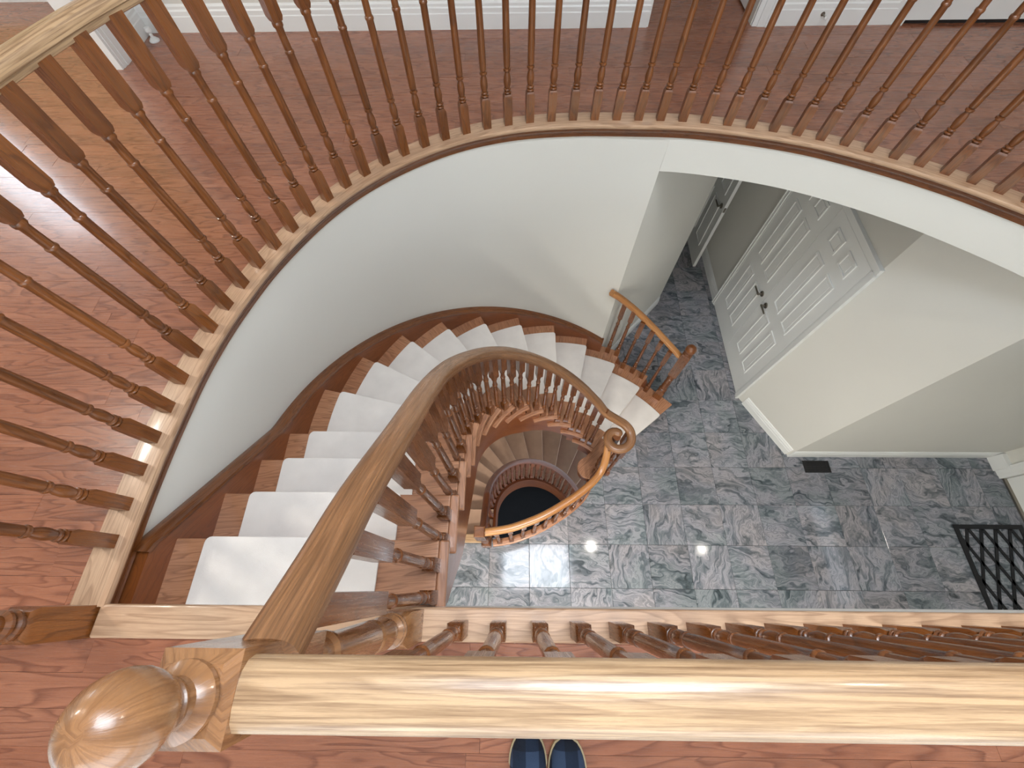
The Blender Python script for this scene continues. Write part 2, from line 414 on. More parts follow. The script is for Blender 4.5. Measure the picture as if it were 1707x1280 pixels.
# ------------------------------------------------------------------ setting: walls
def wall_path(name, pts, z0, z1, mat='wall', th=.1, label=None, flip=False):
    """wall along a plan path, thickness to the left of the direction of travel"""
    P = [Vector((x, y, 0)) for x, y in pts]; d = -th if flip else th; Q = offset2(P, d); mb = MB()
    ring = lambda p, q: [(p.x, p.y, z0), (q.x, q.y, z0), (q.x, q.y, z1), (p.x, p.y, z1)]
    mb.loft([ring(p, q) for p, q in zip(P, Q)])
    return struct(obj(name, mb, mat, smooth=30), label)
FASC = [p for p in offset2(NOSE, .028)]
WP = [Vector((x, y, 0)) for x, y in WALLP]; cw = MB(); rings = []
dense, _ = catmull(WP, 80)
for p, o_ in zip(dense, offset2(dense, .1)):
    q = min(FASC, key=lambda f: (f.x-p.x)**2+(f.y-p.y)**2); n = (o_-p)
    q = p+n.normalized()*((q-p).dot(n.normalized()))          # the wall meets the floor edge above
    th_ = math.degrees(math.atan2(p.y-CY, p.x-CX)) % 360 if p.y > CY else 180
    kq = 4+(180-th_)/STEP if p.y > CY else 4-(CY-p.y)/.197
    zs = min(2.86, ZU-kq*RISE+.12); m_ = lambda f: p.lerp(q, f); za = zs+(2.9-zs)*.5
    rings.append([(p.x, p.y, -2.76), (o_.x, o_.y, -2.76), ((q+n).x, (q+n).y, 2.90), (q.x, q.y, 2.90), (m_(.5).x, m_(.5).y, za), (p.x, p.y, zs)])
struct(obj('wall_curved', cw.loft(rings), 'wall', smooth=60), 'smooth off-white curved wall wrapping the staircase')
jam = next(k for k, p in enumerate(FASC) if p.x > .80)
fp = [(p.x, p.y) for p in FASC]
lastq = rings[-1][3][:2]
wall_path('wall_fascia', [lastq]+[f for f in fp if f[0] > lastq[0]+.025], 2.668, 2.90, th=.09, label='curved white edge of the upper floor over the hall opening')
o = obj('wall_landing', MB().box((-1.29, -.16, 2.672), (3.4, -.092, 2.90)), 'wall'); struct(o, 'white edge of the landing under the near handrail')
wall_path('wall_jamb', [(.835, 2.258), (1.74, 3.255), (1.74, 5.2)], 0, 2.68, label='pale angled wall beside the foot of the stair', th=.08)
wall_path('wall_closet', [(2.46, 5.2), (2.46, 3.27)], 0, 2.68, label='grey hall wall beyond the closet doors', th=.1)
wall_path('wall_closet_head', [(2.46, 3.27), (2.46, 1.96)], 2.10, 2.68, label='wall above the double closet doors', th=.1)
wall_path('wall_angled', [(2.46, 1.96), (2.83, 1.285)], 0, 2.68, label='pale angled wall right of the closet doors', th=.1)
wall_path('wall_entry', [(2.83, 1.285), (4.93, 1.285)], 0, 2.68, label='shaded grey wall of the entry', th=.1)
wall_path('wall_hall_end', [(1.7, 5.1), (2.6, 5.1)], 0, 2.68, label='end wall of the dark hall')
wall_path('wall_front', [(4.93, 1.285), (4.93, 1.05)], 0, 2.68, label='front wall beside the entrance door')
wall_path('wall_front_right', [(4.93, .05), (4.93, -2.4)], 0, 2.68, label='front wall right of the entrance door')
wall_path('wall_front_head', [(4.93, 1.05), (4.93, .05)], 2.08, 2.68, label='wall above the entrance door')
wall_path('wall_ground_south', [(4.93, -2.4), (-1.3, -2.4)], 0, 2.68, label='back wall of the entrance hall')
wall_path('wall_ground_west', [(-1.30, -2.4), (-1.30, -.06)], 0, 2.68, label='side wall of the entrance hall', flip=True)
# closet interior back so that nothing shows through
YN = 3.2
wall_path('wall_north', [(-2.38, YN), (.80, YN)], ZU, 5.5, label='off-white upper wall with tall white baseboard', th=.12)
wall_path('wall_north_right', [(1.45, YN), (4.4, YN)], ZU, 5.5, label='off-white upper wall between two doorways', th=.12)
wall_path('wall_north_head', [(.80, YN), (1.45, YN)], 5.02, 5.5, th=.12, label='wall above the upper doorway')
wall_path('wall_west', [(-2.38, 2.80), (-2.38, YN)], ZU, 5.5, th=.11, label='short upper wall stub with white casing')
wall_path('wall_west_head', [(-2.38, 1.2), (-2.38, 2.80)], 5.02, 5.5, th=.11, label='wall above the wide left opening')
wall_path('wall_side_room', [(-4.55, 3.62), (-2.45, 3.62)], ZU, 5.5, 'cream', label='cream wall of the side room')
wall_path('wall_side_room_low', [(-5.2, 3.62), (-4.55, 3.62)], ZU, 3.72, 'cream', label='cream wall under the side room window')
wall_path('wall_side_room_high', [(-5.2, 3.62), (-4.55, 3.62)], 5.05, 5.5, 'cream', label='cream wall above the side room window')
wall_path('wall_passage', [(.70, 3.3), (.70, 4.7), (1.62, 4.7), (1.62, 3.3)], ZU, 5.5, label='walls of the upper passage', th=-.08)
wall_path('wall_east', [(4.4, YN), (4.4, -3.0)], ZU, 5.5, label='upper wall at the far right', th=.1)
wall_path('wall_room', [(-5.2, -3.0), (-5.2, 3.62)], ZU, 5.5, label='west wall of the side room')
wall_path('wall_south_low', [(4.4, -3.0), (-5.2, -3.0)], ZU, 3.5, label='south wall under the added landing window')
wall_path('wall_south_high', [(4.4, -3.0), (-5.2, -3.0)], 5.25, 5.5, label='south wall above the added landing window')
wall_path('wall_south_left', [(-1.6, -3.0), (-5.2, -3.0)], 3.5, 5.25, label='south wall left of the added landing window')
wall_path('wall_south_right', [(4.4, -3.0), (2.8, -3.0)], 3.5, 5.25, label='south wall right of the added landing window')
# floor behind the camera up to the south wall
# ceiling with a skylight shaft
cl = MB(); SK = [(-.36, .02), (1.14, .02), (1.14, .88), (-.36, .88)]
for j in range(7):
    for i in range(10):
        r = (-5.3+i, -3.2+j, -5.3+i+1, -3.2+j+1); vs, T = clip_tris(r, SK); plate(cl, vs, T, 5.5, 5.6, lambda x, y: (x, y))
ceiling = struct(obj('ceiling', cl, 'ceil'), 'white ceiling above the landing')
sh = MB()
for (a, b) in (((-.41, -.03, 5.6), (-.36, .93, 6.05)), ((1.14, -.03, 5.6), (1.19, .93, 6.05)), ((-.36, -.03, 5.6), (1.14, .02, 6.05)), ((-.36, .88, 5.6), (1.14, .93, 6.05))): sh.box(a, b)
w1 = struct(obj('window_1', sh, 'ceil'), 'white skylight shaft above the stairwell')
obj('window_bar', MB().box((.36, .02, 6.0), (.41, .88, 6.04), 1), 'white', w1)
for a, b in ((-.36, .36), (.41, 1.14)): obj('pane', MB().box((a, .02, 6.015), (b, .88, 6.022)), 'glass', w1)
gb = MB()
for j in range(4):
    gb.box((-1.3+j*1.6, -2.4, 2.66), (-1.3+(j+1)*1.6, -.17, 2.672))
struct(obj('ceiling_ground', gb, 'ceil'), 'white ceiling under the landing')

# baseboards (swept moulded profile)
BASE = [(0, 0), (.016, 0), (.016, .080), (.013, .086), (.013, .108), (.008, .116), (.008, .130), (.003, .140), (0, .142)]
def baseboard(name, pts, z, label, h=1.0, side=1):
    mb = MB(); prof = [(a*side, b*h) for a, b in BASE]
    if side > 0: prof = prof[::1]
    mb.sweep(prof, [(x, y, z) for x, y in pts]); return struct(obj(name, mb, 'white'), label)
baseboard('baseboard_north', [(-2.372, YN), (.80, YN)], ZU, 'tall white moulded baseboard along the upper wall')
baseboard('baseboard_north_right', [(1.56, YN), (2.30, YN)], ZU, 'tall white moulded baseboard between the two upper doorways')
baseboard('baseboard_west', [(-2.38, 2.9), (-2.38, YN)], ZU, 'white baseboard on the short upper wall stub')
baseboard('baseboard_jamb', [(.85, 2.275), (1.735, 3.25)], 0, 'white baseboard on the angled wall by the stair foot')
baseboard('baseboard_hall', [(2.46, 5.1), (2.46, 3.30)], 0, 'white baseboard of the hall wall past the closet', side=1)
baseboard('baseboard_angled', [(2.50, 1.888), (2.82, 1.303)], 0, 'white baseboard on the angled wall right of the closet')
baseboard('baseboard_entry', [(2.825, 1.285), (4.93, 1.285)], 0, 'white baseboard along the shaded entry wall')
baseboard('baseboard_room', [(-5.2, 3.62), (-2.49, 3.62)], ZU, 'white baseboard of the cream side room')

# casings and doors
def casing_v(parent, x, y, z0, z1, w, d, ax):
    """upright moulded casing board, face towards the given side; ax 'x' = width along x"""
    mb = MB(); steps = ((0, .30, .55), (.30, .78, .8), (.78, 1., 1.))
    for a, b, t in steps:
        if ax == 'x': mb.box((x+a*w, y-d*t, z0), (x+b*w, y, z1), 2)
        else: mb.box((x-d*t, y+a*w, z0), (x, y+b*w, z1), 2)
    return obj('casing', mb, 'white', parent)
def panel_leaf(parent, name, w, hgt, cols, rows, origin, udir, ndir, th=.035, panels=True):
    """door leaf built in the u (width) / z frame; n = outward normal"""
    U = Vector(udir); Nn = Vector(ndir); O = Vector(origin)
    def P(u, n, z): return O+U*u+Nn*n+Vector((0, 0, z))
    def bx(mb, u0, n0, z0, u1, n1, z1):
        i = len(mb.v); C = [(u0,n0,z0),(u1,n0,z0),(u1,n1,z0),(u0,n1,z0),(u0,n0,z1),(u1,n0,z1),(u1,n1,z1),(u0,n1,z1)]
        mb.v += [tuple(P(*c)) for c in C]
        fl = U.cross(Nn).z > 0
        for f in ((0,3,2,1),(4,5,6,7),(0,1,5,4),(1,2,6,5),(2,3,7,6),(3,0,4,7)):
            f = f if fl else f[::-1]; mb.face([i+k for k in f], [(C[k][0], C[k][2]) for k in f])
    mb = MB(); bx(mb, 0, -th, 0, w, 0, hgt); leaf = obj(name, mb, 'white', parent)
    if panels:
        for (u0, u1) in cols:
            for (z0, z1) in rows:
                pm = MB(); m = .022
                # raised moulding frame, recessed field, raised centre
                for q in ((u0, z0, u1, z0+m), (u0, z1-m, u1, z1), (u0, z0+m, u0+m, z1-m), (u1-m, z0+m, u1, z1-m)):
                    bx(pm, q[0], -.001, q[1], q[2], .010, q[3])
                bx(pm, u0+.035, -.001, z0+.035, u1-.035, .005, z1-.035)
                bevel(obj('panel', pm, 'white', leaf), .003, 1)
    return leaf
def lever(parent, pos, ndir, udir, ln=.10):
    """round rose with a lever arm"""
    N_, U_ = Vector(ndir), Vector(udir); p = Vector(pos); V_ = N_.cross(U_); mb = MB()
    def ring(c, r, a, b, n=14): return [c+a*(r*math.cos(2*PI*k/n))+b*(r*math.sin(2*PI*k/n)) for k in range(n)]
    mb.loft([ring(p+N_*d, r, U_, V_) for d, r in ((0, .029), (.008, .029), (.012, .024), (.014, .011), (.05, .010))])
    q = p+N_*.045
    mb.loft([ring(q+U_*d, r, V_, N_, 10) for d, r in ((-.012, .008), (.0, .011), (.03, .009), (ln*.8, .008), (ln, .006))])
    return obj('handle', mb, 'metal', parent, smooth=40)
RW = [(.26, .88), (1.02, 1.70), (1.80, 1.95)]
# double closet doors in the x = 2.44 wall
d1 = bpy.data.objects.new('door_1', None); COL.objects.link(d1); d1.location = (2.44, 2.6, 0); struct(d1, 'white six-panel double closet doors with two lever handles')
for y0, sgn in ((2.612, 1), (2.608, -1)):
    cols = [(.11, .26), (.345, .495)]
    lf = panel_leaf(d1, 'door_leaf', .60, 2.03, cols, RW, (2.445, y0, .012), (0, sgn, 0), (-1, 0, 0))
    lever(lf, (2.445, y0+sgn*.07, .915), (-1, 0, 0), (0, sgn, 0))
casing_v(d1, 2.46, 3.215, 0, 2.05, .065, .03, 'y')
mb = MB()
for a, b, t in ((0, .30, .55), (.30, .78, .8), (.78, 1., 1.)): mb.box((2.46-.03*t, 2.005-b*.065, 0), (2.46, 2.005-a*.065, 2.05), 2)
obj('casing', mb, 'white', d1)
mb = MB()
for a, b, t in ((0, .30, .55), (.30, .78, .8), (.78, 1., 1.)): mb.box((2.46-.03*t, 1.94, 2.045+a*.065), (2.46, 3.28, 2.045+b*.065), 1)
obj('casing', mb, 'white', d1)
obj('door_jamb', MB().box((2.47, 1.96, 0), (2.56, 3.27, 2.10), 2), 'white', d1)
# open door leaf in the hall
d2 = bpy.data.objects.new('door_2', None); COL.objects.link(d2); d2.location = (2.30, 4.2, 0); struct(d2, 'white panel door standing open against the dark hall wall')
lf = panel_leaf(d2, 'door_leaf', .76, 2.03, [(.11, .33), (.43, .65)], RW, (2.285, 3.83, .015), (.02, 1, 0), (-1, .02, 0))
lever(lf, (2.286, 3.90, .93), (-1, 0, 0), (0, 1, 0))
obj('latch', MB().box((2.29, 3.826, .90), (2.312, 3.831, .96), 2), 'metal', lf)
# front door
d3 = bpy.data.objects.new('door_3', None); COL.objects.link(d3); d3.location = (4.95, .4, 0); struct(d3, 'white front door and casing past the lattice door mat')
lf = panel_leaf(d3, 'door_leaf', .92, 2.05, [(.12, .40), (.52, .80)], [(.25, .85), (1.0, 1.9)], (4.965, 1.045, .012), (.0, -1, 0), (-1, 0, 0))
lever(lf, (4.965, .20, 1.0), (-1, 0, 0), (0, 1, 0))
mb = MB()
for a, b, t in ((0, .30, .7), (.30, .78, .85), (.78, 1., 1.)): mb.box((4.93-.028*t, 1.05+a*.10, 0), (4.93, 1.05+b*.10, 2.1), 2)
obj('casing', mb, 'white', d3)
obj('casing', MB().box((4.90, .03, 0), (4.95, .12, 2.1), 2), 'white', d3)
obj('plinth_block', MB().box((4.885, 1.13, 0), (4.93, 1.268, .155), 2), 'white', d3)
obj('threshold', MB().box((4.935, .12, 0), (5.02, 1.05, .018), 1), 'metal', d3)
# upper doorway casings and doors
d4 = bpy.data.objects.new('door_4', None); COL.objects.link(d4); d4.location = (1.5, 3.3, ZU); struct(d4, 'white upper door opened into the passage, beside its casing')
casing_v(d4, 1.455, YN, ZU, 5.05, .10, .03, 'x')
panel_leaf(d4, 'door_leaf', .62, 2.03, [(.1, .28), (.34, .52)], RW, (1.452, 3.27, ZU+.012), (-.02, 1, 0), (-1, -.02, 0))
obj('casing', MB().box((.795, YN-.008, ZU), (.81, YN+.12, 5.05), 2), 'white', d4)
d5 = bpy.data.objects.new('door_5', None); COL.objects.link(d5); d5.location = (2.8, YN, ZU); struct(d5, 'closed white upper door with a dark gap below it')
obj('gap_shade', MB().box((2.38, YN-.002, ZU), (3.24, YN, 5.0), 2), 'black_metal', d5)  # black sheet painting the shade in the gap under the leaf
panel_leaf(d5, 'door_leaf', .84, 2.03, [(.12, .37), (.47, .72)], RW, (2.39, YN-.012, ZU+.022), (1, 0, 0), (0, -1, 0), th=.008)
casing_v(d5, 2.29, YN, ZU, 5.05, .09, .025, 'x'); casing_v(d5, 3.24, YN, ZU, 5.05, .09, .025, 'x')
d6 = bpy.data.objects.new('trim_2', None); COL.objects.link(d6); d6.location = (-2.43, 2.79, ZU); struct(d6, 'white casing at the end of the short upper wall stub')
mb = MB()
for a, b, t in ((0, .30, .55), (.30, .78, .8), (.78, 1., 1.)): mb.box((-2.38, 2.795+a*.10, ZU), (-2.38+.025*t, 2.795+b*.10, 5.05), 2)
obj('casing', mb, 'white', d6)
obj('casing_return', MB().box((-2.50, 2.775, ZU), (-2.372, 2.80, 5.05), 2), 'white', d6)
# side room window, and an unseen landing window added for fill daylight
w2 = MB().box((-5.2, 3.60, 3.69), (-5.15, 3.68, 5.08), 2).box((-4.60, 3.60, 3.69), (-4.55, 3.68, 5.08), 2).box((-5.15, 3.60, 3.69), (-4.60, 3.68, 3.74)).box((-5.15, 3.60, 5.03), (-4.60, 3.68, 5.08)).box((-5.15, 3.62, 4.37), (-4.60, 3.66, 4.40))
struct(obj('window_2', w2, 'white'), 'white window of the side room')
w3 = MB().box((-1.64, -3.04, 3.46), (-1.58, -2.98, 5.29), 2).box((2.78, -3.04, 3.46), (2.84, -2.98, 5.29), 2).box((-1.58, -3.04, 3.46), (2.78, -2.98, 3.52)).box((-1.58, -3.04, 5.23), (2.78, -2.98, 5.29))
for k in (1, 2, 3): w3.box((-1.58+k*1.09-.02, -3.03, 3.52), (-1.58+k*1.09+.02, -2.99, 5.23), 2)
struct(obj('window_3', w3, 'white'), 'white landing window behind the camera, added for fill daylight')

# ------------------------------------------------------------------ landing nosing / shoe trim
N3 = [Vector((p.x, p.y, 0)) for p in NOSE]
TRIM = [(.004, .0), (-.010, -.004), (-.014, -.014), (-.010, -.026), (.0, -.030), (.09, -.030), (.09, 0)]
COVE = [(.0, -.030), (.002, -.042), (.010, -.054), (.018, -.062), (.020, -.086), (.05, -.086), (.05, -.030)]
t3 = MB(); t3.sweep([(-x, y) for x, y in TRIM], [(p.x, p.y, ZU+.024) for p in N3])
t3 = struct(obj('trim_3', t3, 'oak_trim', smooth=50), 'pale oak nosing with a dark cove moulding around the curved floor opening')
obj('cove_moulding', MB().sweep([(-x, y) for x, y in COVE], [(p.x, p.y, ZU+.024) for p in N3]), 'oak', t3, smooth=50)
t4 = MB(); t4.box((-1.245, -.140, ZU-.02), (3.3, -.052, ZU+.020)).box((-1.245, -.09, ZU-.075), (3.3, -.06, ZU-.02))
o = obj('trim_4', t4, 'oak_trim'); struct(bevel(o, .007, 3), 'pale oak nosing board along the straight landing edge')

# ------------------------------------------------------------------ balusters
def baluster_mesh(total, name='baluster', w=.0205, low=.150, top=.19):
    """square foot, beads, vase, long shaft, collar and square head; total height given"""
    mb = MB(); seg = 12
    def sq(z, a): return [(-a, -a, z), (a, -a, z), (a, a, z), (-a, a, z)]
    def blk(z0, z1, ch0, ch1):
        rs = []
        rs.append(sq(z0, w*.78) if ch0 else sq(z0, w))
        if ch0: rs.append(sq(z0+.014, w))
        if ch1: rs.append(sq(z1-.012, w))
        rs.append(sq(z1, w*.74) if ch1 else sq(z1, w))
        i = len(mb.v); mb.loft(rs)
    blk(0, low, False, True)
    zt = total-top; z = low-.004
    prof = [(.0150, z), (.0120, z+.003), (.0120, z+.005), (.0180, z+.008), (.0198, z+.012), (.0180, z+.016), (.0115, z+.018), (.0115, z+.020), (.0175, z+.023), (.0188, z+.026), (.0172, z+.030), (.0115, z+.033),
            (.0140, z+.035), (.0172, z+.052), (.0180, z+.066), (.0160, z+.084), (.0118, z+.098), (.0110, z+.103), (.0172, z+.107), (.0182, z+.112), (.0172, z+.117), (.0115, z+.120)]
    a, b = z+.124, zt-.10
    for k in range(5):
        t = k/4; prof.append((.0170*(1-t)+.0142*t if k else .0155, a+(b-a)*t))
    prof += [(.0168, b+.004), (.0172, b+.008), (.0165, b+.012), (.0138, b+.015), (.0132, zt-.045), (.0136, zt-.020), (.0180, zt-.014), (.0182, zt-.006), (.0150, zt+.002)]
    mb.lathe(prof, seg=seg)
    blk(zt, total, True, False)
    return mesh_of(name, mb, 'oak', smooth=38)
def newel_mesh(total, name='newel_post', w=.043, low=.20, top=.30, ball=.046, egg=1.12, mat='oak_newel'):
    mb = MB()
    def sq(z, a): return [(-a, -a, z), (a, -a, z), (a, a, z), (-a, a, z)]
    mb.loft([sq(0, w), sq(low-.016, w), sq(low, w*.76)])
    zt = total-top; z = low-.004
    mb.lathe([(.034, z), (.040, z+.010), (.040, z+.018), (.030, z+.024), (.038, z+.032), (.038, z+.040), (.027, z+.046), (.034, z+.08), (.036, z+.11), (.026, z+.16), (.034, z+.168), (.034, z+.178), (.030, z+.184), (.034, z+.20), (.028, zt-.09), (.034, zt-.084), (.034, zt-.074), (.027, zt-.066), (.027, zt-.03), (.037, zt-.02), (.037, zt-.008), (.030, zt+.004)], seg=20)
    mb.loft([sq(zt, w*.78), sq(zt+.018, w), sq(total-.010, w), sq(total, w-.012)])
    z = total-.002
    mb.lathe([(.030, z), (.034, z+.004), (.034, z+.010), (.029, z+.015), (.0225, z+.019), (.021, z+.026), (.024, z+.030), (.024, z+.033), (.017, z+.038)], seg=24, caps=True)
    c = z+.034+ball*egg*.93
    mb.lathe([(max(.002, ball*math.sin(t)), c-ball*egg*math.cos(t)) for t in [PI*k/14 for k in range(1, 14)]], seg=26)
    return mesh_of(name, mb, mat, smooth=38)
# handrail profile: width .066, height .058 (side, up with the top of the rail at 0), counter-clockwise seen along the path
RAIL = [(.013, -.060), (.020, -.056), (.0235, -.046), (.024, -.040), (.0325, -.034), (.0335, -.022), (.030, -.010), (.021, -.0025), (.009, 0), (-.009, 0), (-.021, -.0025), (-.030, -.010), (-.0335, -.022), (-.0325, -.034), (-.024, -.040), (-.0235, -.046), (-.020, -.056), (-.013, -.060)]
RAIL = RAIL[::-1]
ZR = ZU+.922
def railmb(path, prof=RAIL): return MB().sweep(prof[::-1], path)
# 1: curved landing balustrade
bp = offset2(N3, .042)
cb = thing('balustrade', 'curved oak landing balustrade sweeping around the far side of the stairwell', 'balustrade', (-1.285, -.10, ZU))
top_path = [(-1.285, -.08, ZR-.014)]+[(p.x, p.y, ZR-.014) for p in bp[3:]]
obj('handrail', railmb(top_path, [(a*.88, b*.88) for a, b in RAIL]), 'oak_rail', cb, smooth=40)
bal_up = baluster_mesh(ZR-.055-(ZU+.024))
place(newel_mesh(.933, top=.23, w=.0425, ball=.0375, egg=1.12, mat='oak'), (-1.292, -.098, ZU), 0, cb, 'newel_post')
bpath, bl = catmull([p for p in bp[2::3]], 400)
cum = 0; last = 0; target = .085; L = [0]
for k in range(1, 400): L.append(L[-1]+(bpath[k]-bpath[k-1]).length)
k = 0
while target < L[-1]:
    while L[k+1] < target and k < 397: k += 1
    p = bpath[k].lerp(bpath[k+1], (target-L[k])/(L[k+1]-L[k])); t = bpath[k+1]-bpath[k]
    if p.x > 2.75: break
    place(bal_up, (p.x, p.y, ZU+.024), math.atan2(t.y, t.x), cb, 'baluster'); target += .1145
# 2: straight balustrade at the photographer
sb = thing('balustrade', 'straight oak landing balustrade with a round newel ball at its end', 'balustrade', (-.326, -.098, ZU))
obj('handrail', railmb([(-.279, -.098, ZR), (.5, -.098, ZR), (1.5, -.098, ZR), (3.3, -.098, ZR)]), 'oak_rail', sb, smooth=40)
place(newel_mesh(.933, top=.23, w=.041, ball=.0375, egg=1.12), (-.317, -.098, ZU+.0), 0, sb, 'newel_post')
for k in range(26): place(bal_up, (-.165+.1115*k, -.104, ZU+.020), 0, sb, 'baluster')

# ------------------------------------------------------------------ main staircase
st = thing('staircase', 'winding oak staircase with open inner tread ends sweeping down to the hall', 'staircase', (.345, .745, 0))
def ang(k): return 180-STEP*(k-4)
def nose_pt(k, r):
    """point of nosing k at radius r from the centre of the winding part (k may be fractional)"""
    if k <= 4: return (CX-r, max(-.062, CY-.197*(4-k)))
    return pol(r, ang(k))
def kk(a, b, n): return [a+(b-a)*i/n for i in range(n+1)]
def tread_poly(k, ri, ro, over=.0, back=.16):
    kb = k-1-back; n = 6
    inner = [nose_pt(t, ri) for t in kk(kb, k, n)]; outer = [nose_pt(t, ro) for t in kk(k, kb, n)]
    return inner+outer
def ccw(poly):
    a = sum(p[0]*q[1]-q[0]*p[1] for p, q in zip(poly, poly[1:]+poly[:1])); return poly if a > 0 else poly[::-1]
RO = {13: 1.635, 14: 1.645, 15: 1.665}
for k in range(1, 16):
    z = ZU-k*RISE; ro = RO.get(k, rout(ang(max(k, 4)))+.01); ri = RIN
    a0 = math.radians(ang(max(k, 4)-.5))
    uvf = lambda x, y, c=math.cos(a0), s=math.sin(a0): (x*c+y*s, -x*s+y*c)
    uvr = lambda x, y, c=math.cos(a0), s=math.sin(a0): (-x*s+y*c, x*c+y*s)
    poly = tread_poly(k, ri+.036, ro)
    if k == 15:
        # bullnose (curtail) end
        c = pol(.50, 44.5); end = []
        for a in range(-62, 150, 12): end.append((c[0]+.112*math.cos(math.radians(44.5+180+a-45)), c[1]+.112*math.sin(math.radians(44.5+180+a-45))))
        pts = [nose_pt(15, t) for t in (ro, .85)]+[(c[0]+.112*math.cos(math.radians(q)), c[1]+.112*math.sin(math.radians(q))) for q in range(-48, -272, -14)]+[nose_pt(13.84, t) for t in (.62, ro)]
        poly = pts
    t = bevel(obj('tread', MB().prism(ccw(poly), z-.028, z, uvf), 'oak_tread', st), .006, 2)
    if k < 15:
        rp = tread_poly(k, ri, ri+.0355, back=.16 if k < 5 else .60)
        bevel(obj('return_nosing', MB().prism(ccw(rp), z-.028, z, uvr), 'oak_tread', t), .006, 2)
    # riser below the nosing
    kr = k-.13 if k <= 4 else k-.16
    rs = [nose_pt(kr, ri+.05), nose_pt(kr, ro-.004)]; d = nose_pt(kr-.1, ri+.05), nose_pt(kr-.1, ro-.004)
    obj('riser', MB().prism(ccw([rs[0], rs[1], d[1], d[0]]), z-RISE+.001, z-.028, uvf), 'oak_tread', st)
rs = [(-1.27, -.062), (-.27, -.062), (-.27, -.082), (-1.27, -.082)]
obj('riser', MB().prism(ccw(rs), ZU-RISE, ZU-.02), 'oak_tread', st)
# inner (open) string: curved board under the tread ends
def string(name, r, th, k0, k1, drop_top, drop_bot, mat, parent, zbase=ZU, nosef=nose_pt, n=60, cap=None, step=None):
    rings = []
    for t in kk(k0, k1, n):
        p = nosef(t, r); q = nosef(t, r+th); z = zbase-t*RISE
        rings.append([(q[0], q[1], z-drop_bot), (p[0], p[1], z-drop_bot), (p[0], p[1], z-drop_top), (q[0], q[1], z-drop_top)])
    return obj(name, MB().loft(rings), mat, parent, smooth=40)
rings = []; sof = []
for t in kk(-.05, 14.6, 70):
    p = nose_pt(t, RIN+.03); q = nose_pt(t, RIN+.06); z = ZU-t*RISE
    dr = .66 if t < 8.5 else max(.26, .66-.40*(t-8.5)/4.6)
    if t < 1: dr = .45+.21*max(0, t)
    zb = max(.0015, z-dr); rings.append([(q[0], q[1], zb), (p[0], p[1], zb), (p[0], p[1], max(zb+.02, z-.225)), (q[0], q[1], max(zb+.02, z-.225))])
    if t < 13.2:
        a = nose_pt(t, RIN+.06); b_ = nose_pt(t, 1.545); sof.append([(a[0], a[1], zb+.01), (b_[0], b_[1], zb+.01), (b_[0], b_[1], zb+.03), (a[0], a[1], zb+.03)])
obj('inner_string', MB().loft(rings), 'oak_string', st, smooth=40)
obj('soffit', MB().loft(sof), 'wall', st, smooth=40)
for k in range(1, 15):
    # saw-tooth fillers of the cut string between the treads
    z = ZU-k*RISE; rings = []
    for t in kk(k-1.05, k-.16, 5):
        p = nose_pt(t, RIN+.032); q = nose_pt(t, RIN+.058); rings.append([(q[0], q[1], z-.028-.235), (p[0], p[1], z-.028-.235), (p[0], p[1], z-.028), (q[0], q[1], z-.028)])
    obj('string_bracket', MB().loft(rings), 'oak_string', st, smooth=40)
# skirting board on the curved wall, with a moulded cap
def skirt(k0, k1, n=90):
    A, B = [], []
    for t in kk(k0, k1, n):
        a = ang(max(t, 4)); r = rout(a); z = ZU-t*RISE
        p = nose_pt(t, r); q = nose_pt(t, r+.045)
        zt = z+.062
        zt = min(zt, 2.86); A.append([(q[0], q[1], z-.40), (p[0], p[1], z-.40), (p[0], p[1], zt), (q[0], q[1], zt)])
        ring = []
        for dr, dz in ((.046, .004), (-.010, .0), (-.014, .010), (-.010, .022), (.006, .026), (.010, .034), (.026, .037), (.046, .030)):
            s = nose_pt(t, r+dr); ring.append((s[0], s[1], zt+dz))
        B.append(ring)
    return A, B
A, B = skirt(-.12, 12.45)
B = B[6:]
obj('skirt_board', MB().loft(A), 'oak_string', st, smooth=40); obj('skirt_cap', MB().loft(B), 'oak', st, smooth=50)
# curtail riser block under the lowest tread
c = pol(.50, 44.5)
pts = [nose_pt(14.88, t) for t in (1.655, .85)]+[(c[0]+.090*math.cos(math.radians(q)), c[1]+.090*math.sin(math.radians(q))) for q in range(-48, -272, -14)]+[nose_pt(14.0, .63), nose_pt(14.0, 1.655)]
obj('curtail_block', MB().prism(ccw(pts), .001, RISE-.028), 'oak_string', st, smooth=40)
# solid apron under the outer ends of the last steps, where they stand free of the wall
rings = []
for t in kk(12.1, 14.8, 10):
    p = nose_pt(t, 1.60); q = nose_pt(t, 1.63); z = ZU-(math.floor(t)+1)*RISE-.03; rings.append([(p[0], p[1], .001), (q[0], q[1], .001), (q[0], q[1], max(.15, z)), (p[0], p[1], max(.15, z))])
obj('outer_string', MB().loft(rings), 'oak_string', st, smooth=30)

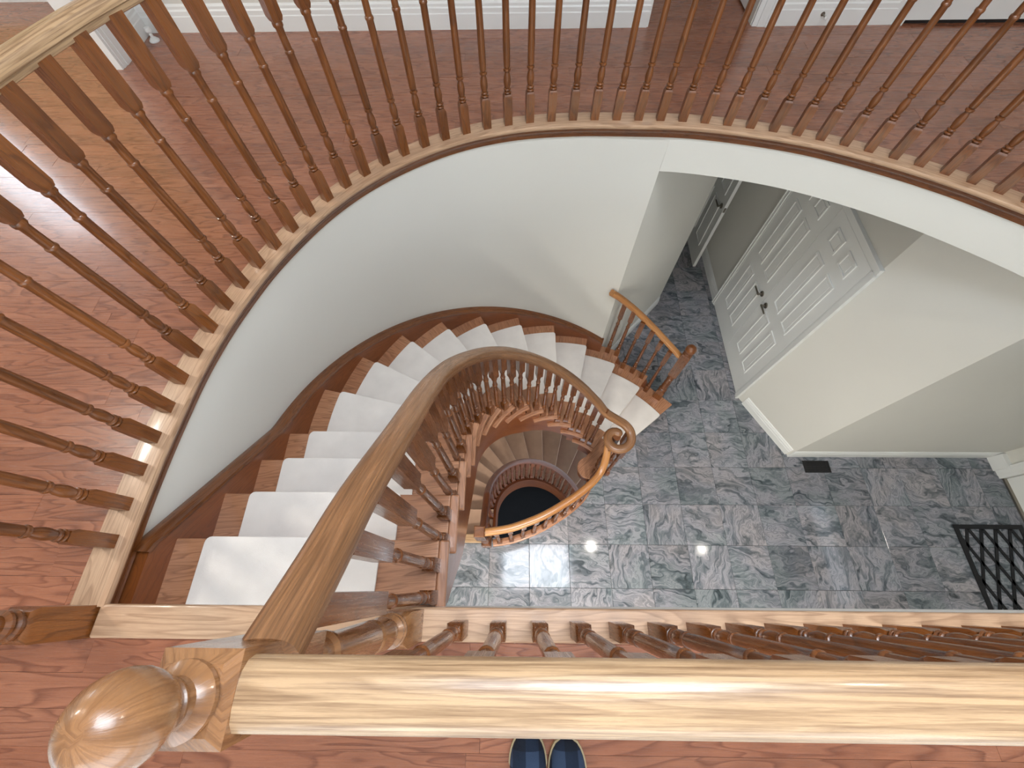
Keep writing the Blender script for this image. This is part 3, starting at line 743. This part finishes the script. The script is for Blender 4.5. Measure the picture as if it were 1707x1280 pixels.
# runner: one carpet, a fold over each step
rn = thing('stair_runner', 'cream carpet runner folded over every step of the winding staircase', 'carpet runner', (.345, .745, RISE))
for k in range(1, 16):
    z = ZU-k*RISE; ri, ro = .835, 1.472
    kb = k-1-.06 if k > 1 else k-1-.09
    if k <= 4: kf = k+.03
    else: kf = k+.022
    c = .16; cr = .022
    # plan outline with rounded front corners
    def rc(r, t): return nose_pt(t, r)
    dk = cr/(.197 if k <= 4 else 1.47*math.radians(STEP))
    front = [rc(ro-cr*(1-math.sin(a)), kf-dk*(1-math.cos(a))) for a in [PI/2*i/4 for i in range(4, -1, -1)]]
    dki = cr/(.197 if k <= 4 else .84*math.radians(STEP))
    frin = [rc(ri+cr*(1-math.sin(a)), kf-dki*(1-math.cos(a))) for a in [PI/2*i/4 for i in range(0, 5)]]
    outer = [rc(ro, t) for t in kk(kb, kf-dk, 5)][:-1]; inner = [rc(ri, t) for t in kk(kf-dki, kb, 5)][1:]
    poly = ccw(outer+front+frin+inner)
    mb = MB().prism(poly, z+.0005, z+.011)
    # fall of the carpet over the nosing and down the riser
    f0, f1 = kf-.001, kf-.03
    a, b = rc(ri+cr, f0), rc(ro-cr, f0); a2, b2 = rc(ri+cr, f0-.028), rc(ro-cr, f0-.028)
    mb.prism(ccw([a, b, b2, a2]), z-.040, z+.004)
    bevel(obj('runner_fold', mb, 'carpet', rn), .004, 2)

# ------------------------------------------------------------------ stair balustrade
RR = .640
def rail_z(k):
    T = [(0.0, 3.84), (.9, 3.80), (2.0, 3.39+.045), (3.0, 3.20), (4.0, 2.965), (5.4, 2.715), (7.4, 2.36), (8.9, 2.085), (10.5, 1.80), (12.2, 1.48), (13.3, 1.30), (14.4, 1.13), (16, 1.09)]
    for (a, za), (b, zb) in zip(T, T[1:]):
        if k <= b: return za+(zb-za)*(k-a)/(b-a)
    return T[-1][1]
sbal = thing('balustrade', 'oak stair balustrade following the inner edge of the winding stair to a scrolled volute', 'balustrade', (.80, 1.13, RISE))
path = [(CX-RR, -.06, 3.80), (CX-RR, .05, 3.705)]
ks = kk(1.0, 13.6, 70)
ctrl = [(CX-RR, -.055, 3.795), (CX-RR, .054, 3.695), (CX-RR, .178, 3.585), (CX-RR, .378, 3.375), (CX-RR, .58, 3.165), (CX-RR, .745, 2.965)]
for k, z in ((5, 2.78), (6, 2.60), (7, 2.43), (8, 2.255), (9, 2.07), (10, 1.885), (11, 1.70), (12, 1.515), (13, 1.34), (13.7, 1.235)):
    ctrl.append(pol(RR, ang(k))+(z,))
# volute: a level scroll turning clockwise
VC = (.808, 1.118)
e = ctrl[-1]; 
for a, r, z in ((88, .118, 1.165), (55, .112, 1.13), (20, .112, 1.11), (-20, .110, 1.10), (-60, .106, 1.095), (-100, .100, 1.09), (-140, .090, 1.088), (-180, .078, 1.086), (-215, .065, 1.086), (-250, .052, 1.086), (-285, .040, 1.086)):
    ctrl.append((VC[0]+r*math.cos(math.radians(a)), VC[1]+r*math.sin(math.radians(a)), z))
vp, vl = catmull(ctrl, 190)
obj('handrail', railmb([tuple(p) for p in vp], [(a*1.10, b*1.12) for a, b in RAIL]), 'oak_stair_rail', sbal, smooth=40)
tipv = vp[-1]; mb = MB(); mb.lathe([(.016, 1.02), (.026, 1.024), (.036, 1.046), (.0365, 1.062), (.030, 1.078), (.016, 1.0855), (.004, 1.0865)], x=tipv.x, y=tipv.y, seg=20)
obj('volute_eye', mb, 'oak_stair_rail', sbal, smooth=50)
def rail_at(x, y):
    return min(vp[:150], key=lambda p: (p.x-x)**2+(p.y-y)**2).z
cache = {}
def stair_baluster(total, parent, loc, rot):
    key = round(total/.012)
    if key not in cache: cache[key] = baluster_mesh(key*.012, w=.0215, low=.115+.0*total, top=max(.13, key*.012-.60))
    return place(cache[key], loc, rot, parent, 'baluster')
for k in range(1, 15):
    for t in (k-.93, k-.43):
        x, y = nose_pt(t, RR); a = math.radians(ang(max(t, 4)))
        z = ZU-k*RISE; stair_baluster(rail_at(x, y)-(.066 if t < 13.4 else .09)-z, sbal, (x, y, z), a)
# scroll newel and its ring of balusters on the lowest tread
nm = MB().lathe([(.034, 0), (.034, .10), (.030, .106), (.037, .116), (.037, .126), (.026, .134), (.034, .20), (.035, .24), (.024, .31), (.033, .32), (.033, .335), (.026, .345), (.028, .40), (.022, .66), (.030, .67), (.030, .685), (.024, .695), (.024, .74), (.032, .76), (.032, .885)], seg=18)
place(mesh_of('newel_post', nm, 'oak', smooth=38), (VC[0]-.005, VC[1]+.002, RISE), 0, sbal, 'newel_post')
for a, r in ((20, .108), (-55, .104), (-125, .094)):
    x, y = VC[0]+r*math.cos(math.radians(a)), VC[1]+r*math.sin(math.radians(a)); stair_baluster(1.045-RISE, sbal, (x, y, RISE), 0)

# ------------------------------------------------------------------ short guard on the outer side of the last steps
sg = thing('balustrade', 'short oak guard at the outer foot of the stair with ball-topped newel', 'balustrade', (1.50, 1.88, RISE))
gp, _ = catmull([(.785, 2.212, 1.555), (.88, 2.212, 1.475), (1.03, 2.188, 1.34), (1.18, 2.122, 1.22), (1.32, 2.03, 1.12), (1.475, 1.905, 1.02)], 26)
obj('handrail', railmb([tuple(p) for p in gp], [(a*.85, b*.85) for a, b in RAIL]), 'oak_guard', sg, smooth=40)
nmesh = newel_mesh(.905, low=.17, top=.40, w=.042, ball=.048, egg=1.0, mat='oak')
place(nmesh, (1.502, 1.885, RISE), math.radians(-38), sg, 'newel_post')
for t, k in ((12.66, 13), (12.93, 13), (13.24, 14), (13.55, 14), (13.86, 14), (14.17, 15)):
    x, y = nose_pt(t, 1.592); z = ZU-k*RISE; zr = min(gp, key=lambda p: (p.x-x)**2+(p.y-y)**2).z
    stair_baluster(zr-.042-z, sg, (x, y, z), math.radians(ang(t)))

# ------------------------------------------------------------------ guard around the basement stairwell
gg = thing('balustrade', 'low curved oak guard at floor level around the dark basement stairwell', 'balustrade', (-.285, .392, 0))
zg = [.93]*60
gpath = [(p.x, p.y, .925+.11*max(0, (k-48)/11)**1.5) for k, p in enumerate(GUARD)]
obj('handrail', railmb([(-.285, .388, .925)]+gpath[2:], [(a*.92, b*.92) for a, b in RAIL]), 'oak_guard', gg, smooth=40)
SHOE = [(.034, 0), (.034, .018), (.026, .024), (-.026, .024), (-.034, .018), (-.034, 0)]
obj('shoe_rail', MB().sweep(SHOE, [(p.x, p.y, .0) for p in GUARD[2:]]), 'oak_tread', gg, smooth=40)
gb_me = baluster_mesh(.925-.05-.022, top=.22)
d = .10; acc = 0
for k in range(1, 60):
    acc += (GUARD[k]-GUARD[k-1]).length
    if acc >= d:
        t = GUARD[k]-GUARD[k-1]; place(gb_me, (GUARD[k].x, GUARD[k].y, .022), math.atan2(t.y, t.x), gg, 'baluster'); d += .1135
mb = MB()
def sq(z, a): return [(-a, -a, z), (a, -a, z), (a, a, z), (-a, a, z)]
mb.loft([sq(0, .042), sq(.2, .042), sq(.215, .032)]).lathe([(.03, .21), (.036, .23), (.026, .25), (.034, .34), (.026, .45), (.033, .46), (.026, .48), (.024, .62), (.033, .63), (.03, .65)], seg=16).loft([sq(.65, .032), sq(.665, .042), sq(.945, .042), sq(.953, .034)])
place(mesh_of('newel_post', mb, 'oak', smooth=38), (-.300, .392, .006), 0, gg, 'newel_post')

# ------------------------------------------------------------------ basement stair
bs = thing('basement_staircase', 'brown carpeted winding stair going down to the dark basement', 'staircase', (.345, .745, -2.76))
def bnose(k, r):
    if k <= 1: return (CX-r, CY-.262*(1-k))
    return pol(r, 180-STEP*(k-1))
M['brown_carpet'] = plain('tan_tread_carpet', srgb(190, 154, 130), .9, noise=.06, nscale=10, bump=.3, bscale=400)
for k in range(1, 15):
    z = -k*RISE; ri, ro = .60, 1.60
    inner = [bnose(t, ri) for t in kk(k-1.12, k, 5)]; outer = [bnose(t, ro) for t in kk(k, k-1.12, 5)]
    bevel(obj('tread', MB().prism(ccw(inner+outer), z-.030, z), 'brown_carpet', bs), .008, 2)
    q = k-.14; r4 = [bnose(q, ri+.01), bnose(q, ro), bnose(q-.08, ro), bnose(q-.08, ri+.01)]
    obj('riser', MB().prism(ccw(r4), z-RISE+.001, z-.03), 'oak_string', bs)
r4 = [(-1.27, .452), (-.27, .452), (-.27, .435), (-1.27, .435)]
obj('riser', MB().prism(ccw(r4), -RISE, -.03), 'oak_string', bs)
rings = []
for t in kk(-.1, 14.2, 60):
    p = bnose(t, .575); q = bnose(t, .603); z = -t*RISE; rings.append([(q[0], q[1], z-.40), (p[0], p[1], z-.40), (p[0], p[1], z-.0), (q[0], q[1], z-.0)])
obj('inner_string', MB().loft(rings), 'oak_shaded', bs, smooth=40)
dcache = {}
def shaded_bal(total):
    key = round(total/.012)
    if key not in dcache:
        dcache[key] = baluster_mesh(key*.012, w=.0215, low=.115, top=max(.13, key*.012-.60)); dcache[key].materials[0] = M['oak_shaded']
    return dcache[key]
bb = thing('balustrade', 'oak balustrade with basement shade in its colour, descending the inner side of the basement stair', 'balustrade', (-.30, .40, -.1))
rp = [(CX-.63, .43, .80), (CX-.63, .56, .70)]+[bnose(k, .622)+(-k*RISE+.79,) for k in [1+.25*i for i in range(0, 48)]]
rp2, _ = catmull(rp, 110)
obj('handrail', railmb([tuple(p) for p in rp2], [(a*.92, b*.92) for a, b in RAIL]), 'oak_shaded', bb, smooth=40)
for k in range(1, 13):
    for t in (k-.80, k-.30):
        x, y = bnose(t, .622); z = -k*RISE; zr = min(rp2, key=lambda p: (p.x-x)**2+(p.y-y)**2).z
        place(shaded_bal(zr-.045-z), (x, y, z), math.radians(180-STEP*(max(t, 1)-1)), bb, 'baluster')

# ------------------------------------------------------------------ things on the hall floor
rg = thing('floor_register', 'small black slotted floor register by the entry baseboard', 'floor vent', (3.1, 1.165, 0))
fr = MB(); x0, x1, y0, y1 = 2.965, 3.232, 1.103, 1.228
for a in ((x0, y0, x1, y0+.014), (x0, y1-.014, x1, y1), (x0, y0+.014, x0+.014, y1-.014), (x1-.014, y0+.014, x1, y1-.014)): fr.box((a[0], a[1], .0005), (a[2], a[3], .006))
obj('frame', fr, 'black_metal', rg)
for j in range(4): obj('slat', MB().box((x0+.014, y0+.024+j*.022, .001), (x1-.014, y0+.032+j*.022, .005)), 'black_metal', rg)
for j in range(1, 6): obj('crossbar', MB().box((x0+j*.0445-.003, y0+.014, .001), (x0+j*.0445+.003, y1-.014, .004), 1), 'black_metal', rg)
obj('backing', MB().box((x0+.01, y0+.01, .0003), (x1-.01, y1-.01, .0012)), 'black_metal', rg)
mt = thing('door_mat', 'black rubber door mat with open diamond lattice before the front door', 'door mat', (4.55, .15, 0))
mx0, mx1, my0, my1 = 4.235, 4.895, -.42, .598; b = .04
fm = MB()
for a in ((mx0, my0, mx1, my0+b), (mx0, my1-b, mx1, my1), (mx0, my0+b, mx0+b, my1-b), (mx1-b, my0+b, mx1, my1-b)): fm.box((a[0], a[1], .0005), (a[2], a[3], .012))
obj('border', fm, 'rubber', mt)
ax0, ax1, ay0, ay1 = mx0+b-.004, mx1-b+.004, my0+b-.004, my1-b+.004
def lattice(dx, dy, wdt, px, py):
    """bars in direction (dx, dy) clipped to the mat field, spaced px"""
    out = []; n = Vector((-dy, dx)).normalized(); d = Vector((dx, dy)).normalized(); c0 = Vector(((ax0+ax1)/2, (ay0+ay1)/2))
    for i in range(-14, 15):
        p = c0+n*(i*px); t0, t1 = -9, 9
        for lo, hi, pp, dd in ((ax0, ax1, p.x, d.x), (ay0, ay1, p.y, d.y)):
            if abs(dd) < 1e-9:
                if not lo < pp < hi: t0, t1 = 1, 0
            else:
                u, v = sorted(((lo-pp)/dd, (hi-pp)/dd)); t0, t1 = max(t0, u), min(t1, v)
        if t1-t0 > .02: out.append((p+d*t0, p+d*t1, n))
    return out
for (dx, dy) in ((.42, 1), (-.42, 1)):
    for p, q, n in lattice(dx, dy, .014, .125, 0):
        w = n*.0135; obj('bar', MB().prism(ccw([(p+w)[:], (q+w)[:], (q-w)[:], (p-w)[:]]), .001, .009), 'rubber', mt)

# ------------------------------------------------------------------ slippers of the photographer
def slipper(cx, toe, rot, label):
    s = thing('slipper', label, 'slipper', (cx, toe-.13, ZU), 'navy plaid slippers on the landing')
    def outline(t): # half width along the length 0 heel .. 1 toe
        return .030+.018*math.sin(PI*min(1, t*1.05)**.8) if t < .72 else (.046*math.sqrt(max(0, 1-((t-.72)/.28)**2.2)))
    L = .27; n = 22
    def rings(z0, grow, dome):
        R = []
        for i in range(n+1):
            t = .004+.992*i/n; hw = outline(t)*grow+.0008; y = toe-L+L*t
            ring = []
            for j in range(15):
                a = PI*j/14; hgt = dome*(.55+.45*math.sin(PI*min(1, .25+.75*t)))*(1 if t < .75 else math.sqrt(max(.0, 1-((t-.75)/.255)**2)))
                ring.append((cx+hw*math.cos(a), y, z0+max(.001, hgt)*math.sin(a)**.8))
            R.append(ring)
        return R
    sole = [(cx+sg_*(outline(t)+.004), toe-L-.001+(L+.004)*t) for sg_, ts in ((1, [i/24 for i in range(25)]), (-1, [i/24 for i in range(24, -1, -1)])) for t in ts]
    obj('sole', MB().prism(ccw(sole), ZU+.001, ZU+.016), 'tan', s)
    mb = MB(); mb.loft(rings(ZU+.014, 1.0, .058), caps=True)
    obj('upper', mb, 'plaid', s, smooth=60)
slipper(.026, -.338, 0, 'navy plaid slipper on the landing, the one nearer the newel ball')
slipper(.127, -.350, 0, 'navy plaid slipper on the landing, the one farther from the newel ball')

# ------------------------------------------------------------------ door stops, ceiling lights and added fill lights
ds = thing('door_stop', 'small metal door stop on the upper baseboard between the doorways', 'door stop', (1.86, YN-.016, ZU+.06))
mb = MB()
def ringy(c, r, n=10): return [(c[0]+r*math.cos(2*PI*k/n), c[1], c[2]+r*math.sin(2*PI*k/n)) for k in range(n)]
mb.loft([ringy((1.86, YN-.014-d, ZU+.06), r) for d, r in ((0, .012), (.004, .012), (.005, .004), (.05, .004))][::-1]); obj('stem', mb, 'metal', ds, smooth=40)
mb = MB(); mb.loft([ringy((1.86, YN-.062-d, ZU+.06), r) for d, r in ((0, .005), (.002, .009), (.012, .009), (.014, .006))][::-1]); obj('tip', mb, 'white', ds, smooth=40)
ds = thing('door_stop', 'white round-based door stop on the upper floor by the wall stub', 'door stop', (-2.31, 3.10, ZU))
obj('base', MB().lathe([(.030, ZU), (.030, ZU+.006), (.020, ZU+.016), (.012, ZU+.022)], -2.30, 3.09, 18), 'white', ds, smooth=40)
obj('knob', MB().lathe([(.010, ZU+.02), (.010, ZU+.045), (.018, ZU+.05), (.020, ZU+.060), (.016, ZU+.072), (.006, ZU+.076)], -2.30, 3.09, 18), 'white', ds, smooth=40)
def downlight(x, y, z, lb, grp, watts, col, r=.05):
    t = thing('ceiling_light', lb, 'ceiling light', (x, y, z), grp)
    obj('ring', MB().lathe([(r+.025, z-.0005), (r+.025, z-.006), (r+.005, z-.010), (r+.002, z-.004), (r+.002, z-.0005)], x, y, 28), 'white', t, smooth=30)
    obj('lens', MB().lathe([(r, z-.001), (r, z-.0045), (r*.4, z-.0055)], x, y, 28), 'lamp', t, smooth=30)
    l = bpy.data.lights.new('ceiling_lamp', 'AREA'); l.shape = 'DISK'; l.size = 2*r; l.energy = watts; l.color = col; l.spread = PI*.95
    lo = bpy.data.objects.new('ceiling_lamp', l); COL.objects.link(lo); lo.parent = t; lo.location = (0, 0, -.012)
G1 = 'recessed ceiling lights above the landing'
downlight(1.585, .84, 5.5, 'recessed ceiling light beside the skylight', G1, 9, (1, .93, .84))
downlight(3.98, .80, 5.5, 'recessed ceiling light near the far right wall, over the curved edge', G1, 3.5, (1, .93, .84))
downlight(3.97, -.27, 5.5, 'recessed ceiling light near the far right wall, over the straight rail', G1, 3.5, (1, .93, .84))
downlight(-3.1, 1.15, 5.5, 'added fill light over the wide opening to the cream side room', G1, 32, (1, .95, .88), .20)  # unseen lamp added to brighten the left floor
G2 = 'added fill lights under the landing'  # unseen lamps added to brighten the angled and entry walls
downlight(-.5, -1.35, 2.66, 'added fill light under the landing near the stair', G2, 42, (1, .97, .93), .24)
downlight(.8, -1.35, 2.66, 'added fill light under the landing over the open hall floor', G2, 42, (1, .97, .93), .24)
